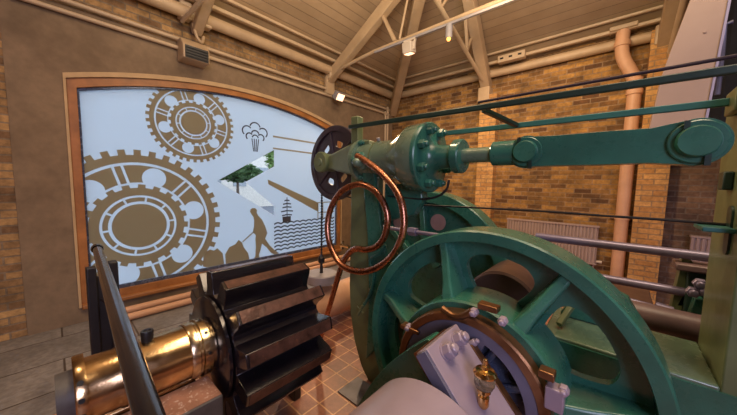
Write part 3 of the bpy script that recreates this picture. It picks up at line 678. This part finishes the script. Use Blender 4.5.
# --- horizontal cylinder on top
CYY, CZ = 1.70, 1.777
cy = thing('steam_cylinder', 'green horizontal cylinder with a bolted flange above the wheels', 'cylinder', (-1.3, CYY, 1.5))
ax = (1, 0, 0)
MB().lathe((-1.58, CYY, CZ), ax, [(0, 0), (0, .17), (.035, .17), (.035, .14), (.05, .14), (.33, .143), (.37, .15), (.47, .212), (.49, .226), (.60, .23), (.60, 0)], 72).build('barrel', 'green_pale', cy, ang=40)
MB().lathe((-.979, CYY, CZ), ax, [(0, 0), (0, .232), (.022, .232), (.03, .224), (.034, .12), (.06, .085), (.10, .075), (.19, .072), (.19, 0)], 72).build('flange', 'green', cy, ang=40)
MB().lathe((-.79, CYY, CZ), ax, [(0, 0), (0, .098), (.008, .105), (.05, .105), (.058, .098), (.058, 0)], 48).build('gland', 'green', cy)
for k in range(8):
    a = radians(22.5+k*45)
    p = (-.946, CYY+.182*cos(a), CZ+.182*sin(a)); hexnut(cy, p, ax, .030, .042, mat='green', nm='bolt')
for k in range(6):
    a = radians(60+k*60)
    p = (-1.545, CYY+.155*cos(a), CZ+.155*sin(a)); hexnut(cy, p, (1, 0, 0), .022, .03, mat='green', nm='bolt')
MB().lathe((-1.40, CYY, CZ), ax, [(0, .14), (0, .146), (.012, .146), (.012, .14)], 60).build('band', 'olive', cy)
MB().tube([(-1.39, CYY-.03, CZ+.145), (-1.39, CYY-.04, CZ+.165)], .014, 12, 0).build('clip', 'greypaint', cy)
MB().lathe((-1.43, CYY-.15, CZ-.03), (0, -1, 0), [(0, 0), (0, .05), (.03, .05), (.04, .035), (.09, .03), (.1, .022), (.11, 0)], 24).build('port', 'green_pale', cy, bevel=.003)
# feet under cylinder
MB().plate([[(-1.36, 1.6), (-1.05, 1.6), (-1.02, 1.50), (-1.1, 1.38), (-1.36, 1.30)]], 1, 1.715, 1.80).build('foot', 'green', cy, bevel=.01)
# bracket arm and boss carrying the dark pulley
pb = thing('pulley_bracket', 'olive tapered bracket with a round boss holding the dark pulley', 'bracket', (-2.1, 1.85, 1.7))
m1 = MB(); A = [m1.bm.verts.new(p) for p in ((-2.24, 1.83, 1.745), (-2.24, 1.83, 1.845), (-2.24, 1.92, 1.845), (-2.24, 1.92, 1.745))]
B = [m1.bm.verts.new(p) for p in ((-1.665, 1.66, 1.66), (-1.665, 1.66, 1.93), (-1.665, 1.82, 1.93), (-1.665, 1.82, 1.66))]
m1.bm.faces.new(A); m1.bm.faces.new(B[::-1])
for k in range(4): m1.bm.faces.new((A[k], A[(k+1)%4], B[(k+1)%4], B[k]))
m1.build('arm', 'olive', pb, bevel=.02, seg=3)
bx, bz = -1.137*1.95, 1.6+.101*1.95
MB().lathe((bx, 1.93, bz), (0, -1, 0), [(0, 0), (0, .09), (.10, .085), (.12, .10), (.16, .10), (.168, .09), (.168, .04), (.176, .035), (.176, 0)], 40).build('boss', 'olive', pb)
# dark pulley
pu = thing('belt_pulley', 'dark plum coloured pulley wheel left of the cylinder', 'wheel', (bx, 1.97, 1.4))
MB().lathe((bx, 1.94, bz), (0, 1, 0), [(0, .325), (0, .375), (.006, .382), (.022, .372), (.038, .382), (.044, .375), (.044, .325), (0, .325)], 80).build('rim', 'purpleblack', pu)
hl = []
for i in range(6):
    a = 60*i+12
    hl.append(roundpoly([(bx+r*cos(radians(a+d)), bz+r*sin(radians(a+d))) for r, d in ((.17, -15), (.17, 15), (.235, 14), (.235, -14))], .03, 4))
MB().plate([circ(bx, bz, .328, 72)]+hl, 1, 1.962, 1.98).build('web', 'purpleblack', pu, bevel=.004)
for i in range(6):
    a = radians(60*i+42); MB().bar((bx+.09*cos(a), 1.955, bz+.09*sin(a)), (bx+.33*cos(a), 1.955, bz+.33*sin(a)), .022, .018, (0, 1, 0)).build('spoke', 'purpleblack', pu, bevel=.004)
# hanging counterweight
hw = thing('counterweight', 'grey round weight hanging on a thin chain from the pulley', 'weight', (-2.41, 1.95, .47))
MB().lathe((-2.41, 1.95, .50), (0, 0, 1), [(0, 0), (0, .165), (.01, .175), (.09, .175), (.10, .165), (.10, 0)], 48).build('weight', 'greypaint', hw)
MB().lathe((-2.41, 1.95, .60), (0, 0, 1), [(0, 0), (0, .02), (.10, .014), (.12, .035), (.17, .035), (.20, .012), (.24, .01), (.24, 0)], 16).build('hook', 'black', hw)
ch = MB().tube([(-2.41, 1.95, .82), (-2.41, 1.95, 1.48)], .007, 8, 0)
for i in range(22): ch.lathe((-2.41, 1.95, .83+i*.03), (1 if i % 2 else 0, 0 if i % 2 else 1, 0), [(-.003, .008), (.003, .008), (.003, .014), (-.003, .014), (-.003, .008)], 10)
ch.build('chain', 'black', hw)

# --- piston rod and connecting rod
cr = thing('connecting_rod', 'green connecting rod with two capped pin ends reaching to the right', 'connecting rod', (-.1, 1.7, 1.7))
MB().cyl((-.74, CYY, CZ+.002), (-.545, CYY, CZ+.002), .044, seg=40).build('piston_rod', 'green_pale', cr)
MB().lathe((-.56, CYY, CZ+.004), ax, [(0, 0), (0, .062), (.006, .068), (.12, .068), (.125, .06), (.125, 0)], 40).build('sleeve', 'green', cr)
P1, P2 = (-.380, 1.778), (.208, 1.782)
ro = arc(P1[0], P1[1], .084, 65, 295, 20)+[(-.27, 1.704), (-.08, 1.704), (.08, 1.706), (.12, 1.702)]+arc(P2[0], P2[1], .090, -110, 110, 24)+[(.12, 1.856), (.08, 1.848), (-.08, 1.850), (-.27, 1.850)]
MB().plate([ro], 1, 1.655, 1.745).build('rod_body', 'green', cr, bevel=.006)
for (px, pz, r) in ((P1[0], P1[1], .076), (P2[0], P2[1], .082)):
    MB().lathe((px, 1.654, pz), (0, -1, 0), [(0, 0), (0, r), (.008, r), (.012, r*.95), (.012, r*.76), (.018, r*.74), (.03, r*.72), (.036, r*.66), (.036, 0)], 48).build('pin_cap', 'green', cr)
    MB().box((px+r*.25, 1.63, pz-r*1.12), (px+r*.45, 1.642, pz-r*.6)).build('key', 'darkgreen', cr)
    MB().box((px-r*.5, 1.63, pz+r*.45), (px-r*.3, 1.642, pz+r*.98)).build('key', 'darkgreen', cr)
# --- long rods above
y = 1.60
one(MB().bar((at(349, 129, 1, y).x, y, 2.04), (1.2, y, 2.008), .022, .032), 'pull_rod', 'darkgreen', 'long dark green bar running over the cylinder to the right', 'rod', bevel=.006)
one(MB().tube([(at(478, 105, 1, y).x, y, 2.058), (1.2, y, 2.068)], .007, 10, 0), 'cable', 'purpleblack', 'thin purple cable running just above the dark green bar', 'cable')
one(MB().bar((-1.1, 2.0, 1.985), (.36, 2.0, 1.985), .02, .034), 'flat_bar', 'band', 'flat sea green bar passing behind the flange to the upright', 'bar', bevel=.004)
one(MB().bar((-.60, 1.63, 2.02), (-.52, 1.99, 1.985), .03, .025), 'link', 'darkgreen', 'short slanted link between the dark bar and the sea green bar', 'link', bevel=.004)
cab = [tuple(at(u, v, 1, 1.93)) for u, v in ((345, 196), (372, 203), (400, 204.5), (440, 206), (530, 210.5), (600, 215.5), (660, 219.5), (729, 225))]
one(MB().tube(cab, .0065, 8), 'cable', 'black', 'thin black cable crossing low in front of the brick wall', 'cable')
one(MB().tube([tuple(at(u, v, 1, 1.72)) for u, v in ((388, 196), (400, 197), (420, 199), (436, 197), (446, 190), (449, 180))], .008, 8), 'cable', 'black', 'short black cable looping under the cylinder flange', 'cable')
# --- copper pipe
cpx = [(357,156,1.50),(369.5,163.5,1.49),(385,176.6,1.48),(398,194,1.47),(403.4,213,1.46),(402.5,234.6,1.45),(393,255,1.44),(377.4,267.5,1.43),(360,271.6,1.42),(343,266,1.42),(332,250,1.43),(327.5,230,1.44),(330.4,209.6,1.46),(341,192,1.48),(357,184.3,1.50),(371,188,1.52),(382,200,1.53),(387.7,217.4,1.53),(385,235,1.53),(377.4,246,1.53),(366.4,249.7,1.53),(355.5,248.9,1.53),(347.6,255,1.54),(341,268,1.55),(330,305,1.56),(324,325,1.57),(317,352,1.58)]
cp = thing('copper_pipe', 'curled copper pipe loop hanging in front of the olive plate', 'pipe', tuple(at(350, 225, 1, 1.5)))
MB().tube([tuple(at(*p[:2], 1, p[2])) for p in cpx], .0235, 16, 1).build('pipe', 'copper', cp)
q = at(357, 156, 1, 1.52); MB().lathe(q, (.1, 1, .0), [(0, 0), (0, .036), (.05, .036), (.05, 0)], 6).build('union_nut', 'green', cp, bevel=.003)
q = at(349, 247, 1, 1.56); MB().tube([tuple(q), tuple(q+Vector((-.10, 0, .0)))], .012, 8, 0).tube([tuple(q+Vector((-.07, 0, -.03))), tuple(q+Vector((-.07, 0, .04)))], .008, 8, 0).build('tap', 'brass_pale', cp)

# --- rails, low pipes, supports behind on the right
one(MB().tube([(-.5, 2.70, 1.18), (.9, 2.70, 1.185)], .031, 18, 0), 'steel_rail', 'steel', 'upper lilac grey steel rail in front of the radiator', 'rail', 'steel rails behind the wheel')
one(MB().tube([(-.5, 2.70, .925), (.36, 2.70, .935)], .029, 18, 0), 'steel_rail', 'steel', 'lower lilac grey steel rail in front of the radiator', 'rail', 'steel rails behind the wheel')
one(MB().tube([(-.10, 2.45, .80), (1.2, 2.45, .80)], .08, 22, 0), 'steam_pipe', 'brownpipe', 'brown lilac pipe lying behind the base beam', 'pipe')
tr = thing('trestle', 'olive and dark green slanted stand left of the tall upright', 'stand', (.38, 2.75, 0))
MB().plate([[tuple(at(u, v, 1, 2.75))[::2] for u, v in ((681, 258), (690, 259), (697, 268), (686, 287), (677, 320), (667, 319))]], 1, 2.70, 2.80).build('side', 'olive', tr, bevel=.006)
MB().plate([[tuple(at(u, v, 1, 2.55))[::2] for u, v in ((694, 296), (703, 298), (694, 326), (684, 324))]], 1, 2.50, 2.58).build('side', 'green', tr, bevel=.006)
MB().box((.30, 2.62, 1.085), (.7, 2.8, 1.13)).build('top', 'brownpipe', tr, bevel=.01)
MB().box((.36, 2.66, 0), (.6, 2.8, 1.084)).build('pedestal', 'darkgreen', tr, bevel=.01)
for (u, v) in ((693, 292), (700, 284), (704, 291)): q = at(u, v, 1, 2.48); hexnut(tr, (q.x, 2.50, q.z), (0, -1, 0), .032, .04, mat='steel', nm='bolt')
va = thing('valve_lever', 'grey steel arm with a knuckle lying below the rails', 'lever', (.1, 2.6, .8))
MB().tube([tuple(at(u, v, 1, 2.58)) for u, v in ((628, 300), (650, 306), (682, 316.5))], .018, 12, 0).build('arm', 'steel', va)
MB().lathe(at(655, 306, 1, 2.58), (1, 0, -.15), [(0, 0), (0, .03), (.08, .03), (.08, 0)], 16).build('knuckle', 'steel', va)
one(MB().box((-.1, 2.8, .66), (.25, 3.5, .74)).box((-.05, 2.85, 0), (.2, 3.4, .66)), 'timber_block', 'drum', 'low brown block under the rails left of the olive stand', 'block', bevel=.01)
one(MB().tube([(-2.40, .9, .245), (-2.40, 3.1, .25)], .18, 32, 0).box((-2.5, 1.4, 0), (-2.3, 1.5, .10)).box((-2.5, 2.7, 0), (-2.3, 2.8, .10)), 'steam_pipe', 'pinkpaint', 'fat salmon pipe lying low behind the dark gear', 'pipe')
one(MB().box((-1.50, 1.38, .0), (-1.30, 1.60, .012)), 'floor_plate', 'plate', 'small grey metal plate on the tiles beside the olive side plate', 'plate')

# ================================================================== PINION SHAFT (left foreground)
GX0, GZ0 = -1.64, .675
pg = thing('gear_shaft', 'black toothed gear drum with a brass sleeved shaft', 'gear', (-1.64, .6, 0))
NT = 13
def toothloop(off=0.):
    L = []
    for i in range(NT):
        c0 = 12+i*360/NT
        for d, r in ((-13.2, .292), (-9.5, .30), (-7.2, .335), (-6.2, .385), (-4.6, .418), (4.6, .418), (6.2, .385), (7.2, .335), (9.5, .30)):
            a = radians(c0+d); L.append((GX0+(r+off)*cos(a), GZ0+(r+off)*sin(a)))
    return L
MB().plate([toothloop(0)], 1, .56, 1.08).build('gear_drum', 'iron', pg, bevel=.006)
# worn lands on the tips of the teeth
for i in range(NT):
    c0 = 12+i*360/NT
    L = [(GX0+r*cos(radians(c0+d)), GZ0+r*sin(radians(c0+d))) for d, r in ((-4.2, .4175), (-4.2, .4215), (4.2, .4215), (4.2, .4175))]
    MB().plate([L], 1, .575, 1.065).build('tooth_land', 'iron_rust', pg, label='worn rusty tip of a tooth')
MB().lathe((GX0, .53, GZ0), (0, 1, 0), [(0, 0), (0, .268), (.006, .28), (.022, .28), (.028, .268), (.028, 0)], 72).build('flange_disc', 'iron', pg)
SX, SZ = -1.64, .70
MB().lathe((SX, .05, SZ), (0, 1, 0), [(0, 0), (0, .130), (.10, .131), (.11, .135), (.37, .135), (.37, 0)], 72).build('brass_sleeve', 'brass', pg, label='shiny worn brass sleeve')
MB().lathe((SX, .42, SZ), (0, 1, 0), [(0, 0), (0, .140), (.008, .145), (.035, .145), (.04, .138), (.05, .138), (.055, .148), (.09, .148), (.095, .13), (.12, .13), (.12, 0)], 72).build('collar', 'brass_pale', pg)
for k in range(5):
    a = radians(-30+k*40); MB().lathe((SX+.146*cos(a), .495, SZ+.146*sin(a)), (cos(a), 0, sin(a)), [(0, 0), (0, .008), (.003, .008), (.003, 0)], 12).build('pin', 'black', pg)
MB().lathe((SX, .02, SZ), (0, 1, 0), [(0, 0), (0, .146), (.006, .150), (.035, .150), (.035, .12), (.0351, 0)], 72).build('end_ring', 'brass', pg)
for k in range(4):
    a = radians(-35+k*25); MB().lathe((SX+.150*cos(a), .037, SZ+.150*sin(a)), (cos(a), 0, sin(a)), [(0, 0), (0, .010), (.003, .010), (.003, 0)], 14).build('screw', 'black', pg)
MB().lathe((SX, -.03, SZ), (0, 1, 0), [(0, 0), (0, .10), (.05, .10), (.05, 0)], 48).build('end_cap', 'blockside', pg)
q = at(149, 346, 0, -1.60)
MB().lathe((-1.63, q.y, .828), (0, 0, 1), [(0, 0), (0, .022), (.012, .024), (.05, .026), (.055, .024), (.055, .016), (.05, .014), (.05, 0)], 20).build('oil_plug', 'black', pg)
# bearing pedestal block in front
pd = thing('bearing_pedestal', 'grey cast block with a rusty top carrying the brass shaft', 'bearing block', (-1.4, .38, 0))
MB().box((-1.55, .06, 0), (-1.354, .50, .575)).build('block', 'blockside', pd, bevel=.008)
MB().box((-1.545, .065, .5755), (-1.359, .495, .580)).build('top_plate', 'stoneblock', pd, bevel=.004)
MB().box((-1.90, .10, 0), (-1.551, .46, .545)).build('saddle', 'blockside', pd, bevel=.01)
MB().box((-1.60, .08, .545), (-1.551, .44, .60)).build('shell_edge', 'brass', pd, bevel=.008, label='brass edge of the bearing shell')
MB().box((-1.80, 1.10, 0), (-1.66, 1.16, .36)).build('rear_support', 'black', pd, bevel=.01)
# iron lever bar and black post
lv = thing('lever_bar', 'long dark iron bar slanting over the brass shaft at left', 'bar', (-1.6, .15, 1.1))
p0 = at(97.5, 252, 0, -2.62); p1 = at(149, 415, 0, -.68); p0.z = p1.z = 1.12
dd = (p0-p1).normalized(); p2 = p1-dd*.22
MB().tube([tuple(p0), tuple(p1), tuple(p2)], .025, 24, 0).build('bar', 'darksteel', lv)
MB().lathe(p0+dd*-.02, dd, [(0, .03), (.03, .034), (.06, .03), (.11, .012), (.12, 0)], 20).build('end', 'iron', lv)
pt = thing('iron_post', 'black forked iron post by the left end of the window', 'post', (-2.6, .18, 0))
MB().box((-2.66, .125, 0), (-2.58, .175, 1.0)).build('upright', 'black', pt, bevel=.006)
MB().box((-2.66, .235, 0), (-2.58, .285, 1.02)).build('upright', 'black', pt, bevel=.006)
MB().box((-2.64, .176, .0), (-2.60, .234, .93)).build('web', 'black', pt)
MB().box((-2.64, .176, .15), (-2.60, .234, .2)).box((-2.72, .09, 0), (-2.52, .32, .02)).build('crosspiece', 'black', pt, bevel=.004)
MB().tube([(-2.57, .19, .78), (-2.52, .21, .76), (-2.47, .24, .60), (-2.46, .25, .3)], .012, 10).build('stay', 'iron', pt)

# ================================================================== LIGHT
def area(name, loc, tgt, size, power, col, sy=None):
    l = bpy.data.lights.new(name, 'AREA'); l.energy = power; l.color = col; l.size = size
    if sy: l.shape = 'RECTANGLE'; l.size_y = sy
    o = bpy.data.objects.new(name, l); COL.objects.link(o); o.location = loc
    o.rotation_euler = (Vector(tgt)-Vector(loc)).to_track_quat('-Z', 'Y').to_euler(); return o
def spot(name, loc, tgt, power, col, ang=80, r=.06, blend=.6):
    l = bpy.data.lights.new(name, 'SPOT'); l.energy = power; l.color = col; l.spot_size = radians(ang); l.spot_blend = blend; l.shadow_soft_size = r
    o = bpy.data.objects.new(name, l); COL.objects.link(o); o.location = loc
    o.rotation_euler = (Vector(tgt)-Vector(loc)).to_track_quat('-Z', 'Y').to_euler(); return o
WARM = (1., .68, .40)
area('ceiling_fill', (.3, 1.6, 5.6), (-1.5, 2.2, 0), 2.2, 170, (1., .76, .52))  # added soft fill from above, no such lamp in view
area('daylight_back', (3.2, -1.8, 2.6), (-.6, 1.6, .8), 2.4, 165, (.74, .70, 1.))
spot('wall_spot', (-1.2, 2.9, 3.6), (-1.0, 5.7, 1.6), 260, WARM, 115, .1, 1)  # added warm light for the brick wall, without a fitting
spot('corner_spot', (-2.46, 3.58, 3.48), (-3.2, 5.4, 1.6), 90, WARM, 110, .06, 1)
spot('floodlight_beam', (-4.04, 3.74, 3.19), (-2.2, 2.0, .0), 200, WARM, 120, .07, .8)
spot('gear_fill', (-1.2, 1.2, 4.6), (-1.5, .5, .5), 150, WARM, 60, .06, .7)  # added warm light on the gear shaft, not part of the track
spot('left_beam', (-2.2, -.9, 4.2), (-3.3, .8, 1.0), 130, WARM, 95, .1, 1)  # added warm fill for the window wall, source out of view
spot('tile_beam', (-1.8, 3.3, 3.6), (-1.9, 1.6, 0), 110, (1., .66, .38), 60, .06, .8)
spot('upright_beam', (-1.6, 1.3, 3.5), (.36, 1.98, 1.2), 90, WARM, 45, .08, .8)  # added to warm the upright's left face, no fitting there
area('roof_wash', (-.9, 1.2, 3.4), (-1.9, 2.6, 6.0), 1.8, 120, (1., .80, .52))  # unseen uplight added to brighten the ceiling boards
w = bpy.data.worlds.new('world'); SC.world = w; w.use_nodes = True
bg = w.node_tree.nodes['Background']; bg.inputs[0].default_value = (.66, .80, 1., 1); bg.inputs[1].default_value = 3.1
vs = SC.view_settings; vs.view_transform = 'Standard'; vs.look = 'None'; vs.gamma = 1; vs.use_curve_mapping = False; vs.exposure = 0
